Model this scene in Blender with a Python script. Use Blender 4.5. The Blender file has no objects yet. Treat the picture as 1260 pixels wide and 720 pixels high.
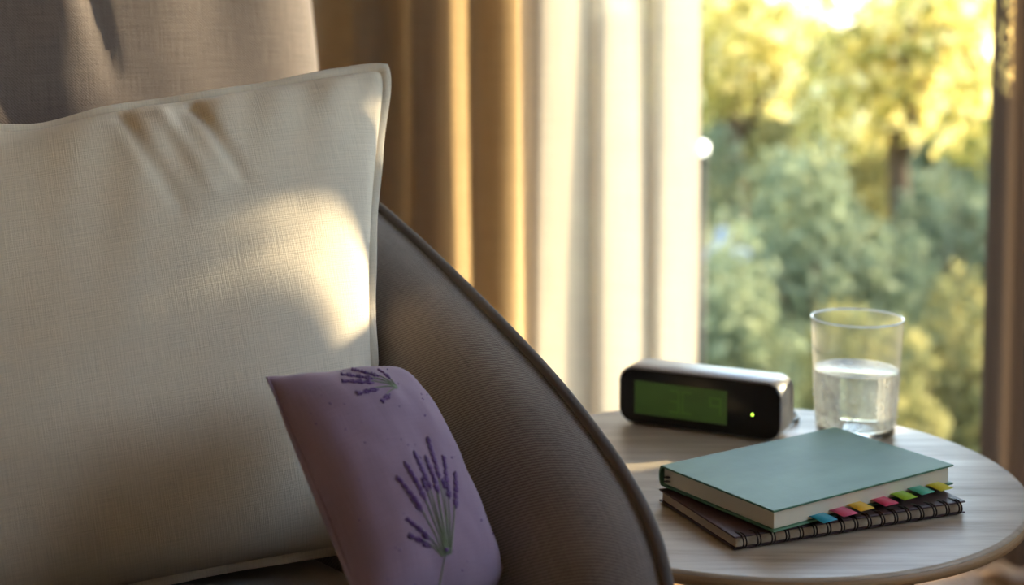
import bpy, bmesh, math, random
import numpy as np
from mathutils import Vector, Matrix, Euler, noise

random.seed(7)
rng = np.random.default_rng(11)
S = bpy.context.scene
COL = S.collection
PI = math.pi
R = math.radians

# ------------------------------------------------------------------ camera
CAM_Z = 0.949
cam_d = bpy.data.cameras.new('camera')
cam = bpy.data.objects.new('camera', cam_d)
COL.objects.link(cam)
cam.location = (0, 0, CAM_Z)
cam.rotation_euler = (R(90 - 4.3), 0, 0)
cam_d.sensor_width = 36
cam_d.lens = 50
cam_d.shift_y = -200 / 1260
cam_d.clip_start = 0.02
cam_d.clip_end = 300
cam_d.dof.use_dof = True
cam_d.dof.focus_distance = 1.10
cam_d.dof.aperture_fstop = 3.9
cam_d.dof.aperture_blades = 0
S.camera = cam

# ------------------------------------------------------------------ sky, sun, exposure
SUN_DIR = Vector((0.86, 0.38, 0.34)).normalized()      # from the room towards the sun
w = bpy.data.worlds.new('sky'); S.world = w
w.use_nodes = True
nt = w.node_tree
bg = nt.nodes['Background']
sky = nt.nodes.new('ShaderNodeTexSky')
sky.sky_type = 'NISHITA'
sky.sun_disc = False
sky.sun_elevation = math.asin(SUN_DIR.z)
sky.sun_rotation = math.atan2(SUN_DIR.x, SUN_DIR.y)
sky.air_density = 1.0
sky.dust_density = 1.0
sky.ozone_density = 1.5
hs = nt.nodes.new('ShaderNodeHueSaturation'); hs.inputs['Saturation'].default_value = 0.8
nt.links.new(sky.outputs[0], hs.inputs['Color']); nt.links.new(hs.outputs[0], bg.inputs[0])
bg.inputs[1].default_value = 0.66

sun_d = bpy.data.lights.new('sun', 'SUN')
sun_d.energy = 6.8
sun_d.color = (1.0, 0.78, 0.50)
sun_d.angle = R(0.45)
sun = bpy.data.objects.new('sun', sun_d); COL.objects.link(sun)
sun.rotation_euler = SUN_DIR.to_track_quat('Z', 'Y').to_euler()
sun.location = SUN_DIR * 30

S.view_settings.view_transform = 'Standard'
S.view_settings.look = 'None'
S.view_settings.gamma = 1
S.view_settings.use_curve_mapping = False
S.view_settings.exposure = 1.08
S.cycles.use_denoising = True
S.cycles.max_bounces = 12
S.cycles.transmission_bounces = 10
S.cycles.transparent_max_bounces = 16
S.cycles.sample_clamp_indirect = 6

# ------------------------------------------------------------------ material helpers
def srgb(r, g, b):
    f = lambda c: (c / 255 / 12.92) if c / 255 <= 0.04045 else ((c / 255 + 0.055) / 1.055) ** 2.4
    return (f(r), f(g), f(b), 1)

class NT:
    def __init__(s, name):
        s.m = bpy.data.materials.new(name); s.m.use_nodes = True
        s.t = s.m.node_tree; s.b = s.t.nodes['Principled BSDF']; s.o = s.t.nodes['Material Output']
    def n(s, ty, **kw):
        nd = s.t.nodes.new(ty)
        for k, v in kw.items(): setattr(nd, k, v)
        return nd
    def l(s, a, b): s.t.links.new(a, b)
    def coord(s, which='UV', scale=(1, 1, 1), rot=(0, 0, 0)):
        tc = s.n('ShaderNodeTexCoord'); mp = s.n('ShaderNodeMapping')
        mp.inputs['Scale'].default_value = scale; mp.inputs['Rotation'].default_value = rot
        s.l(tc.outputs[which], mp.inputs[0]); return mp.outputs[0]
    def noise(s, vec, scale=1.0, detail=2, rough=0.5):
        nd = s.n('ShaderNodeTexNoise'); nd.inputs['Scale'].default_value = scale
        nd.inputs['Detail'].default_value = detail; nd.inputs['Roughness'].default_value = rough
        s.l(vec, nd.inputs['Vector']); return nd.outputs[0]
    def math(s, op, a, b=None, c=None):
        nd = s.n('ShaderNodeMath', operation=op)
        for i, v in enumerate((a, b, c)):
            if v is None: continue
            if isinstance(v, (int, float)): nd.inputs[i].default_value = v
            else: s.l(v, nd.inputs[i])
        return nd.outputs[0]
    def ramp(s, fac, stops):
        nd = s.n('ShaderNodeValToRGB'); e = nd.color_ramp.elements
        while len(e) < len(stops): e.new(0.5)
        for el, (p, c) in zip(e, stops): el.position = p; el.color = c
        s.l(fac, nd.inputs[0]); return nd.outputs[0]
    def bump(s, h, strength=0.3, dist=0.001):
        nd = s.n('ShaderNodeBump'); nd.inputs['Strength'].default_value = strength
        nd.inputs['Distance'].default_value = dist; s.l(h, nd.inputs['Height']); return nd.outputs[0]
    def base(s, c):
        if isinstance(c, tuple): s.b.inputs['Base Color'].default_value = c
        else: s.l(c, s.b.inputs['Base Color'])
    def set(s, **kw):
        for k, v in kw.items(): s.b.inputs[k.replace('_', ' ')].default_value = v
        return s

def mul(c, k): return (c[0] * k, c[1] * k, c[2] * k, 1)

def plain(name, c, rough=0.5, **kw):
    m = NT(name); 
    n = m.noise(m.coord('Object'), 30, 3)
    m.base(m.ramp(n, [(0.3, mul(c, 0.92)), (0.7, mul(c, 1.06))]))
    m.set(Roughness=rough, **kw); return m.m

def fabric(name, c, slub=0.12, thread=900, twill=False, bump=0.35, sheen=0.3, blotch=0.08):
    m = NT(name)
    a = m.noise(m.coord('UV', (thread * 0.03, thread, 1)), 1, 2, 0.6)
    b = m.noise(m.coord('UV', (thread, thread * 0.03, 1)), 1, 2, 0.6)
    h = m.math('ADD', a, b)
    if twill:
        wv = m.n('ShaderNodeTexWave', wave_type='BANDS', bands_direction='DIAGONAL')
        wv.inputs['Scale'].default_value = 1; wv.inputs['Distortion'].default_value = 1.5
        wv.inputs['Detail'].default_value = 2
        m.l(m.coord('UV', (thread * 0.28, thread * 0.28, 1)), wv.inputs['Vector'])
        h = m.math('ADD', m.math('MULTIPLY', h, 0.7), m.math('MULTIPLY', wv.outputs['Fac'], 0.6))
    big = m.noise(m.coord('UV', (14, 14, 1)), 1, 3)
    f = m.math('ADD', m.math('MULTIPLY', m.math('SUBTRACT', h, 1.0), 1.6), m.math('MULTIPLY', m.math('SUBTRACT', big, 0.5), blotch / slub * 0.5))
    f = m.math('ADD', f, 0.5)
    m.base(m.ramp(f, [(0.0, mul(c, 1 - slub * 1.4)), (0.5, c), (1.0, mul(c, 1 + slub))]))
    m.l(m.bump(h, bump, 0.0008), m.b.inputs['Normal'])
    m.set(Roughness=0.92, Sheen_Weight=sheen, Sheen_Roughness=0.5)
    m.b.inputs['Specular IOR Level'].default_value = 0.15
    return m.m

def cloth_translucent(name, c, trans, tmix, thread=500, sheer=0.0):
    m = NT(name)
    a = m.noise(m.coord('UV', (thread * 0.02, thread, 1)), 1, 2, 0.6)
    b = m.noise(m.coord('UV', (thread, thread * 0.02, 1)), 1, 2, 0.6)
    h = m.math('ADD', a, b)
    f = m.math('ADD', m.math('MULTIPLY', m.math('SUBTRACT', h, 1.0), 1.5), 0.5)
    col = m.ramp(f, [(0.0, mul(c, 0.86)), (1.0, mul(c, 1.06))])
    tcol = m.ramp(f, [(0.0, mul(trans, 0.8)), (1.0, mul(trans, 1.1))])
    d = m.n('ShaderNodeBsdfDiffuse'); t = m.n('ShaderNodeBsdfTranslucent'); mx = m.n('ShaderNodeMixShader')
    m.l(col, d.inputs[0]); m.l(tcol, t.inputs[0])
    mx.inputs[0].default_value = tmix
    m.l(d.outputs[0], mx.inputs[1]); m.l(t.outputs[0], mx.inputs[2])
    out = mx.outputs[0]
    if sheer:
        tr = m.n('ShaderNodeBsdfTransparent'); m2 = m.n('ShaderNodeMixShader'); m2.inputs[0].default_value = sheer
        m.l(out, m2.inputs[1]); m.l(tr.outputs[0], m2.inputs[2]); out = m2.outputs[0]
    m.t.nodes.remove(m.b); m.l(out, m.o.inputs[0]); return m.m

def glass_pane(name):
    m = NT(name)
    tr = m.n('ShaderNodeBsdfTransparent'); gl = m.n('ShaderNodeBsdfGlossy'); mx = m.n('ShaderNodeMixShader')
    tr.inputs[0].default_value = (0.93, 0.95, 0.93, 1); gl.inputs['Roughness'].default_value = 0.02
    lw = m.n('ShaderNodeLayerWeight'); lw.inputs[0].default_value = 0.5
    fr = m.math('ADD', m.math('MULTIPLY', m.math('POWER', lw.outputs['Facing'], 5.0), 0.7), 0.03)
    m.l(fr, mx.inputs[0]); m.l(tr.outputs[0], mx.inputs[1]); m.l(gl.outputs[0], mx.inputs[2])
    m.t.nodes.remove(m.b); m.l(mx.outputs[0], m.o.inputs[0]); return m.m

def leaf_mat(name, cols, trans_gain=1.3, tmix=0.5):
    m = NT(name)
    g = m.n('ShaderNodeNewGeometry')
    k = len(cols)
    c = m.ramp(g.outputs['Random Per Island'], [(i / max(1, k - 1), x) for i, x in enumerate(cols)])
    d = m.n('ShaderNodeBsdfDiffuse'); t = m.n('ShaderNodeBsdfTranslucent'); mx = m.n('ShaderNodeMixShader')
    hv = m.n('ShaderNodeHueSaturation'); hv.inputs['Value'].default_value = trans_gain; hv.inputs['Saturation'].default_value = 1.05
    m.l(c, hv.inputs['Color']); m.l(c, d.inputs[0]); m.l(hv.outputs[0], t.inputs[0])
    mx.inputs[0].default_value = tmix
    m.l(d.outputs[0], mx.inputs[1]); m.l(t.outputs[0], mx.inputs[2])
    m.t.nodes.remove(m.b); m.l(mx.outputs[0], m.o.inputs[0]); return m.m

# ------------------------------------------------------------------ object helpers
def obj(name, mesh, mat=None, parent=None, smooth=False):
    o = bpy.data.objects.new(name, mesh); COL.objects.link(o)
    if mat is not None and not mesh.materials: mesh.materials.append(mat)
    if parent is not None: o.parent = parent
    if smooth:
        for p in mesh.polygons: p.use_smooth = True
    return o

def tag(o, label=None, cat=None, group=None, kind=None):
    if label: o['label'] = label
    if cat: o['category'] = cat
    if group: o['group'] = group
    if kind: o['kind'] = kind
    return o

def empty(name, label, cat, loc=(0, 0, 0), rz=0, group=None):
    o = bpy.data.objects.new(name, None); COL.objects.link(o)
    o.empty_display_size = 0.05
    o.location = loc; o.rotation_euler = (0, 0, rz)
    return tag(o, label, cat, group)

def bm_mesh(bm, name='m'):
    me = bpy.data.meshes.new(name); bm.to_mesh(me); bm.free(); return me

def box(bm, lo, hi, bevel=0.0, seg=2):
    r = bmesh.ops.create_cube(bm, size=1)
    vs = r['verts']
    for v in vs:
        v.co = Vector([(lo[i] + hi[i]) / 2 + v.co[i] * (hi[i] - lo[i]) for i in range(3)])
    if bevel:
        es = list({e for v in vs for e in v.link_edges})
        bmesh.ops.bevel(bm, geom=es, offset=bevel, segments=seg, profile=0.5, affect='EDGES')

def box_mesh(lo, hi, bevel=0.0, seg=2):
    bm = bmesh.new(); box(bm, lo, hi, bevel, seg); return bm_mesh(bm)

def tube(bm, pts, r, seg=8, closed=False, rads=None):
    pts = [Vector(p) for p in pts]; n = len(pts); rings = []
    up = None
    for i, p in enumerate(pts):
        if closed: t = pts[(i + 1) % n] - pts[i - 1]
        else: t = pts[min(i + 1, n - 1)] - pts[max(i - 1, 0)]
        t.normalize()
        if up is None:
            up = Vector((0, 0, 1)) if abs(t.z) < 0.9 else Vector((1, 0, 0))
        a = up - t * up.dot(t); a.normalize(); b = t.cross(a); up = a
        rr = rads[i] if rads else r
        rings.append([bm.verts.new(p + (a * math.cos(2 * PI * k / seg) + b * math.sin(2 * PI * k / seg)) * rr) for k in range(seg)])
    for i in range(n if closed else n - 1):
        A, B = rings[i], rings[(i + 1) % n]
        for k in range(seg):
            f = bm.faces.new((A[k], A[(k + 1) % seg], B[(k + 1) % seg], B[k])); f.smooth = True
    if not closed:
        bm.faces.new(rings[0][::-1]); bm.faces.new(rings[-1])

def tube_mesh(pts, r, seg=8, closed=False, rads=None):
    bm = bmesh.new(); tube(bm, pts, r, seg, closed, rads)
    bmesh.ops.recalc_face_normals(bm, faces=bm.faces); return bm_mesh(bm)

def lathe_mesh(prof, seg=64):
    bm = bmesh.new(); rings = []
    for (r, z) in prof:
        if r < 1e-6: rings.append([bm.verts.new((0, 0, z))])
        else: rings.append([bm.verts.new((r * math.cos(2 * PI * k / seg), r * math.sin(2 * PI * k / seg), z)) for k in range(seg)])
    for A, B in zip(rings, rings[1:]):
        for k in range(seg):
            k2 = (k + 1) % seg
            if len(A) == 1 and len(B) == 1: continue
            if len(A) == 1: f = bm.faces.new((A[0], B[k], B[k2]))
            elif len(B) == 1: f = bm.faces.new((A[k], A[k2], B[0]))
            else: f = bm.faces.new((A[k], A[k2], B[k2], B[k]))
            f.smooth = True
    bmesh.ops.recalc_face_normals(bm, faces=bm.faces)
    return bm_mesh(bm)

def grid_mesh(nu, nv, fn, uvfn):
    """fn(i/nu, j/nv) -> (x,y,z); smooth quads with a UV map in metres"""
    vs = [fn(i / nu, j / nv) for j in range(nv + 1) for i in range(nu + 1)]
    fs = [(j * (nu + 1) + i, j * (nu + 1) + i + 1, (j + 1) * (nu + 1) + i + 1, (j + 1) * (nu + 1) + i) for j in range(nv) for i in range(nu)]
    me = bpy.data.meshes.new('grid'); me.from_pydata(vs, [], fs)
    uv = me.uv_layers.new(name='UVMap')
    us = [uvfn(i / nu, j / nv) for j in range(nv + 1) for i in range(nu + 1)]
    for lp in me.loops: uv.data[lp.index].uv = us[lp.vertex_index]
    for p in me.polygons: p.use_smooth = True
    return me

def pillow_mesh(nu, nv, outline, height, w, h):
    """closed pillow: outline(u,v)->(x,y); height(u,v,side)->z for side +1/-1; UV in metres"""
    vs = []; idx = {}
    def add(i, j, s):
        border = i in (0, nu) or j in (0, nv)
        k = (i, j, 0 if border else s)
        if k in idx: return idx[k]
        u, v = 2 * i / nu - 1, 2 * j / nv - 1
        u = math.copysign(1 - (1 - abs(u)) ** 1.35, u) if abs(u) < 1 else u
        v = math.copysign(1 - (1 - abs(v)) ** 1.35, v) if abs(v) < 1 else v
        x, y = outline(u, v); z = height(u, v, 0 if border else s)
        vs.append((x, y, z)); idx[k] = len(vs) - 1; return idx[k]
    fs = []; sides = []
    for s in (1, -1):
        for j in range(nv):
            for i in range(nu):
                q = [add(i, j, s), add(i + 1, j, s), add(i + 1, j + 1, s), add(i, j + 1, s)]
                fs.append(q if s > 0 else q[::-1])
    me = bpy.data.meshes.new('pillow'); me.from_pydata(vs, [], fs)
    uv = me.uv_layers.new(name='UVMap')
    for lp in me.loops:
        c = vs[lp.vertex_index]; uv.data[lp.index].uv = (c[0], c[1])
    for p in me.polygons: p.use_smooth = True
    return me

def frame_from(center, r, u):
    r = Vector(r).normalized(); u = Vector(u); u = (u - r * u.dot(r)).normalized(); n = r.cross(u)
    M = Matrix((r, u, n)).transposed().to_4x4(); M.translation = Vector(center); return M

def shared(name, mesh, parent, loc=(0, 0, 0), rot=(0, 0, 0), scale=(1, 1, 1), mat=None):
    o = bpy.data.objects.new(name, mesh); COL.objects.link(o); o.parent = parent
    o.location = loc; o.rotation_euler = rot; o.scale = scale
    if mat is not None:
        if not mesh.materials: mesh.materials.append(mat)
        o.material_slots[0].link = 'OBJECT'; o.material_slots[0].material = mat
    return o

# ------------------------------------------------------------------ materials
M_WALL = plain('wall_paint', srgb(196, 184, 166), 0.9)
M_CEIL = plain('ceiling_paint', srgb(225, 218, 205), 0.9)
M_TRIM = plain('trim_paint', srgb(150, 128, 108), 0.6)
M_FRAME = plain('window_frame_paint', srgb(128, 110, 96), 0.5)
M_PANE = glass_pane('window_glass')
M_TAUPE = fabric('taupe_twill', srgb(118, 108, 105), slub=0.30, thread=800, twill=True, bump=0.6, sheen=0.5)
M_TAUPE_WELT = fabric('taupe_welt', srgb(88, 80, 78), slub=0.12, thread=1100, bump=0.3)
M_LINEN = fabric('cream_linen', srgb(226, 216, 200), slub=0.07, thread=1000, bump=0.45, sheen=0.15)
M_LAV = fabric('lavender_cotton', srgb(142, 122, 146), slub=0.06, thread=1300, bump=0.2, sheen=0.2, blotch=0.18)
M_BUD = fabric('violet_thread', srgb(92, 62, 120), slub=0.2, thread=2000, bump=0.3)
M_STEM = fabric('sage_thread', srgb(122, 134, 112), slub=0.2, thread=2000, bump=0.3)
M_LEGWOOD = plain('dark_leg_wood', srgb(62, 42, 30), 0.45)
M_BLACKMETAL = plain('dark_metal', srgb(52, 50, 50), 0.4, Metallic=0.8)
M_BLACKPLASTIC = plain('black_plastic', srgb(22, 20, 20), 0.35)

def wood_mat(name, c1, c2, c3, scale=(3, 40, 40), rough=0.5, rot=0.0):
    m = NT(name)
    v = m.coord('Object', scale, (0, 0, rot))
    a = m.noise(v, 1.0, 6, 0.65)
    v2 = m.coord('Object', (scale[0] * 0.6, scale[1] * 4, scale[2] * 4), (0, 0, rot))
    b = m.noise(v2, 1.0, 3, 0.6)
    f = m.math('ADD', m.math('MULTIPLY', a, 0.75), m.math('MULTIPLY', b, 0.25))
    m.base(m.ramp(f, [(0.30, c1), (0.47, c2), (0.62, c3)]))
    m.l(m.bump(f, 0.12, 0.001), m.b.inputs['Normal'])
    m.l(m.ramp(f, [(0.3, (rough + 0.12,) * 3 + (1,)), (0.7, (rough - 0.05,) * 3 + (1,))]), m.b.inputs['Roughness'])
    return m.m
M_TABLE = wood_mat('greyed_oak', srgb(146, 126, 106), srgb(186, 168, 148), srgb(204, 190, 170), (5, 42, 42), 0.36, R(-8))
M_TABLE_EDGE = wood_mat('oak_edge', srgb(150, 118, 84), srgb(172, 138, 100), srgb(190, 158, 118), (8, 8, 200), 0.45)
M_FLOOR = wood_mat('floor_oak', srgb(140, 104, 70), srgb(178, 138, 98), srgb(196, 160, 118), (30, 2.5, 30), 0.4)

# ------------------------------------------------------------------ the room
X0, X1, Y0, Y1, ZC_ = -2.3, 1.5, -1.7, 2.5, 2.6
T = 0.12
fl = tag(obj('floor', box_mesh((X0 - T, Y0 - T, -0.2), (X1 + T, Y1 + T, -0.014)), plain('subfloor', srgb(90, 70, 52), 0.8)), kind='structure')
npl = 26; pw = (X1 - X0) / npl
pm = box_mesh((-pw / 2 + 0.001, Y0, -0.013), (pw / 2 - 0.001, Y1, 0.0), 0.0008, 1)
pm.materials.append(M_FLOOR)
for i in range(npl):
    shared('plank', pm, fl, (X0 + pw * (i + 0.5), 0, 0))
tag(obj('ceiling', box_mesh((X0 - T, Y0 - T, ZC_), (X1 + T, Y1 + T, ZC_ + 0.15)), M_CEIL), kind='structure')
WX0, WX1, WZ0, WZ1 = 0.02, 1.34, 0.06, 2.25
def wall_with_holes(name, axis, at, a0, a1, z0, z1, holes, th=T, mat=M_WALL):
    """wall in the plane axis=at, spanning a0..a1 in the other axis; holes = (h0,h1,zz0,zz1) sorted, not overlapping in a"""
    bm = bmesh.new()
    def b(p0, p1, q0, q1):
        if p1 - p0 < 1e-4 or q1 - q0 < 1e-4: return
        if axis == 'y': box(bm, (p0, at, q0), (p1, at + th, q1))
        else: box(bm, (at, p0, q0), (at + th, p1, q1))
    c = a0
    for h0, h1, q0, q1 in holes:
        b(c, h0, z0, z1); b(h0, h1, z0, q0); b(h0, h1, q1, z1); c = h1
    b(c, a1, z0, z1)
    return tag(obj(name, bm_mesh(bm), mat), kind='structure')
wall_with_holes('wall_back', 'y', Y1, X0 - T, X1 + T, -0.01, ZC_, [(WX0, WX1, WZ0, WZ1)])
wall_with_holes('wall_left', 'x', X0 - T, Y0, Y1, -0.01, ZC_, [])
wall_with_holes('wall_front', 'y', Y0 - T, X0 - T, X1 + T, -0.01, ZC_, [])
RW = [(0.1, 1.1, 0.95, 2.15), (1.781, 2.00, 0.95, 1.605), (2.06, 2.42, 1.45, 1.95)]  # unseen window openings added and sized to steer sun and sky light
wall_with_holes('wall_right', 'x', X1, Y0, Y1, -0.01, ZC_, RW)

def window(name, axis, at, a0, a1, z0, z1, nbars=0):
    def P(a, d, z): return (a, at + d, z) if axis == 'y' else (at + d, a, z)
    def bx(a_0, a_1, d0, d1, q0, q1):
        p, q = P(a_0, d0, q0), P(a_1, d1, q1)
        return box_mesh([min(p[i], q[i]) for i in range(3)], [max(p[i], q[i]) for i in range(3)], 0.004, 1)
    root = bpy.data.objects.new(name, None); COL.objects.link(root); tag(root, kind='structure')
    g = 0.05
    for r in ((a0, a0 + g, z0, z1), (a1 - g, a1, z0, z1)):
        obj('jamb', bx(r[0], r[1], 0.02, 0.09, r[2], r[3]), M_FRAME, root)
    obj('head', bx(a0 + g, a1 - g, 0.02, 0.09, z1 - g, z1), M_FRAME, root)
    obj('sill', bx(a0 + g, a1 - g, 0.02, 0.09, z0, z0 + g), M_FRAME, root)
    for k in range(nbars):
        zz = z0 + (z1 - z0) * (k + 1) / (nbars + 1)
        obj('glazing_bar', bx(a0 + g, a1 - g, 0.03, 0.08, zz - 0.02, zz + 0.02), M_FRAME, root)
    obj('pane', bx(a0 + g, a1 - g, 0.052, 0.056, z0 + g, z1 - g), M_PANE, root)
    return root
window('window_1', 'y', Y1, WX0, WX1, WZ0, WZ1)
for i, (a, b, q0, q1) in enumerate(RW):
    wn = window('window_%d' % (i + 2), 'x', X1, a, b, q0, q1)
    if i == 1:
        obj('transom_panel', box_mesh((X1 + 0.02, a + 0.05, 1.15), (X1 + 0.045, b - 0.05, 1.356), 0.003, 1), M_FRAME, wn)  # added opaque panels, here and below, trimming the sun beam
        obj('side_panel', box_mesh((X1 + 0.02, a + 0.05, 1.0), (X1 + 0.045, 1.868, 1.15), 0.003, 1), M_FRAME, wn)

tag(obj('baseboard_back', box_mesh((X0, Y1 - 0.015, 0), (WX0, Y1, 0.09), 0.003, 1), M_TRIM), kind='structure')
tag(obj('baseboard_left', box_mesh((X0, Y0, 0), (X0 + 0.015, Y1, 0.09), 0.003, 1), M_TRIM), kind='structure')

# ------------------------------------------------------------------ curtains
def curtain(name, label, mat, x0, x1, yc, z0, z1, folds, amp, seed, lean=0.0, group=None, sharp=0.012):
    rs = random.Random(seed)
    # irregular fold positions
    ph = [0.0]
    for k in range(folds * 2): ph.append(ph[-1] + rs.uniform(0.6, 1.4))
    tot = ph[-1]; ph = [p / tot for p in ph]
    am = [rs.uniform(0.5, 1.15) for _ in ph]
    def off(t, z):
        for k in range(len(ph) - 1):
            if t <= ph[k + 1] + 1e-9:
                q = (t - ph[k]) / (ph[k + 1] - ph[k]); q = (1 - math.cos(PI * q)) / 2
                a = am[k] * (1 if k % 2 else -1); b = am[k + 1] * (-1 if k % 2 else 1)
                return amp * (a + (b - a) * q)
        return 0
    nu = folds * 22
    def fn(s, t):
        z = z0 + (z1 - z0) * t
        y = off(s, z) * (0.85 + 0.3 * (1 - t)) + 0.006 * math.sin(9 * s + 3.1 * z + seed) 
        x = x0 + (x1 - x0) * s + sharp * math.sin(2 * PI * folds * s + seed) * (0.7 + 0.3 * t) * min(1, 8 * s, 8 * (1 - s)) + 0.006 * math.sin(2.2 * z + 17 * s + seed) + lean * (z - z0) * s
        return (x, yc + y, z)
    me = grid_mesh(nu, 24, fn, lambda s, t: (s * (x1 - x0) * 1.7, z0 + (z1 - z0) * t))
    root = empty(name, label, 'curtain', ((x0 + x1) / 2, yc, 0), 0, group)
    o = obj('fabric_panel', me, mat, root)
    o.matrix_parent_inverse = Matrix.Translation((-(x0 + x1) / 2, -yc, 0))
    # header tape at the rod
    bm = bmesh.new(); tube(bm, [fn(i / nu, 1.0) for i in range(nu + 1)], 0.004, 6)
    h = obj('header_tape', bm_mesh(bm), mat, root); h.matrix_parent_inverse = o.matrix_parent_inverse
    # hem at the bottom
    bm = bmesh.new(); tube(bm, [fn(i / nu, 0.0) for i in range(nu + 1)], 0.003, 6)
    h = obj('hem', bm_mesh(bm), mat, root); h.matrix_parent_inverse = o.matrix_parent_inverse
    CURT[name] = (fn, nu)
    return root
CURT = {}
M_SHEER = cloth_translucent('sheer_linen', srgb(218, 208, 196), srgb(198, 186, 168), 0.55, 420, sheer=0.10)
M_DRAPE = cloth_translucent('tan_drape', srgb(150, 142, 130), srgb(216, 186, 142), 0.5, 420, sheer=0.0)
def lace_drape(name):
    m = NT(name)
    uv = m.coord('UV'); sp = m.n('ShaderNodeSeparateXYZ'); m.l(uv, sp.inputs[0])
    def smooth(v, a, b):
        r = m.n('ShaderNodeMapRange', interpolation_type='SMOOTHSTEP'); r.inputs[1].default_value = a; r.inputs[2].default_value = b; m.l(v, r.inputs[0]); return r.outputs[0]
    # rounded foot of the lace band
    du = m.math('ABSOLUTE', m.math('SUBTRACT', sp.outputs[0], 0.046))
    foot = m.math('SUBTRACT', sp.outputs[1], m.math('MULTIPLY', m.math('POWER', m.math('MULTIPLY', du, 30.0), 2.0), 0.035))
    band = m.math('MULTIPLY', smooth(du, 0.027, 0.022), smooth(foot, 0.815, 0.83))
    vo = m.n('ShaderNodeTexVoronoi', feature='DISTANCE_TO_EDGE'); vo.inputs['Scale'].default_value = 1.0
    m.l(m.coord('UV', (80, 60, 1)), vo.inputs['Vector'])
    hole = smooth(vo.outputs['Distance'], 0.12, 0.26)
    mask = m.math('MULTIPLY', band, hole)
    n = m.noise(m.coord('UV', (400, 12, 1)), 1, 2)
    col = m.ramp(n, [(0.3, srgb(126, 110, 100)), (0.7, srgb(148, 130, 118))])
    d = m.n('ShaderNodeBsdfDiffuse'); m.l(col, d.inputs[0])
    t = m.n('ShaderNodeBsdfTranslucent'); t.inputs[0].default_value = srgb(146, 124, 108)
    g = m.n('ShaderNodeBsdfTranslucent'); g.inputs[0].default_value = srgb(226, 188, 116)
    a = m.n('ShaderNodeMixShader'); a.inputs[0].default_value = 0.10; m.l(d.outputs[0], a.inputs[1]); m.l(t.outputs[0], a.inputs[2])
    b = m.n('ShaderNodeMixShader'); m.l(mask, b.inputs[0]); m.l(a.outputs[0], b.inputs[1]); m.l(g.outputs[0], b.inputs[2])
    m.t.nodes.remove(m.b); m.l(b.outputs[0], m.o.inputs[0]); return m.m
M_MAUVE = lace_drape('taupe_lace_drape')
M_PLAINTAUPE = cloth_translucent('taupe_drape', srgb(138, 120, 108), srgb(140, 112, 92), 0.12, 420, sheer=0.0)
curtain('linen_drape', 'tan linen drape hanging half over the wall beside the pale sheer', M_DRAPE, -0.264, 0.03, 2.44, 0.02, 2.372, 3, 0.018, 3)
curtain('sheer_curtain', 'pale cream sheer curtain glowing in front of the window', M_SHEER, 0.018, 0.309, 2.38, 0.02, 2.372, 3, 0.022, 8)
curtain('taupe_drape', 'brown taupe drape with a gold lace band at the far side of the window', M_MAUVE, 0.80, 1.24, 2.40, 0.02, 2.372, 6, 0.026, 5, lean=0.0)
rod = empty('curtain_rod', 'dark metal curtain rod above the garden window', 'curtain rod', (0.45, 2.40, 2.395))
obj('pole', tube_mesh([(-0.95, 0, 0), (0.85, 0, 0)], 0.012, 16), M_BLACKMETAL, rod)
for sx in (-0.97, 0.87):
    f = obj('finial', lathe_mesh([(0, -0.03), (0.02, -0.02), (0.026, 0), (0.02, 0.02), (0, 0.03)], 24), M_BLACKMETAL, rod); f.location = (sx, 0, 0)
for sx in (-0.8, 0.75):
    obj('bracket', tube_mesh([(sx, 0, 0), (sx, 0.05, 0.02), (sx, 0.10, 0.02)], 0.008, 8), M_BLACKMETAL, rod)

# added unseen cloth, its outline cut to shape the sun patch on the cushion
pts = [(1.770, 1.60), (1.770, 1.445), (1.829, 1.445), (1.834, 1.464), (1.839, 1.478), (1.844, 1.486), (1.849, 1.472), (1.853, 1.447), (1.860, 1.417), (1.869, 1.389), (1.877, 1.347), (1.886, 1.30), (1.890, 1.27), (1.955, 1.27), (1.955, 1.42), (1.905, 1.46), (1.905, 1.60)]
pts = [(y - 0.0177, z - 0.0158) for y, z in pts]
sw = empty('window_swag', 'short taupe cascade swag hanging at the small side window', 'curtain', (1.46, 1.84, 1.28))
bm = bmesh.new()
A = [bm.verts.new((-0.004, y - 1.84, z - 1.28)) for y, z in pts]; B = [bm.verts.new((0.004, y - 1.84, z - 1.28)) for y, z in pts]
bm.faces.new(A); bm.faces.new(B[::-1])
for k in range(len(pts)): bm.faces.new((A[k], A[(k + 1) % len(pts)], B[(k + 1) % len(pts)], B[k]))
bmesh.ops.recalc_face_normals(bm, faces=bm.faces)
obj('cloth', bm_mesh(bm), fabric('swag_cloth', srgb(120, 104, 92)), sw)
obj('hanger', tube_mesh([(0, -0.11, 0.306), (0, 0.09, 0.306), (0.04, 0.09, 0.306)], 0.006, 8), M_BLACKMETAL, sw)

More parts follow.
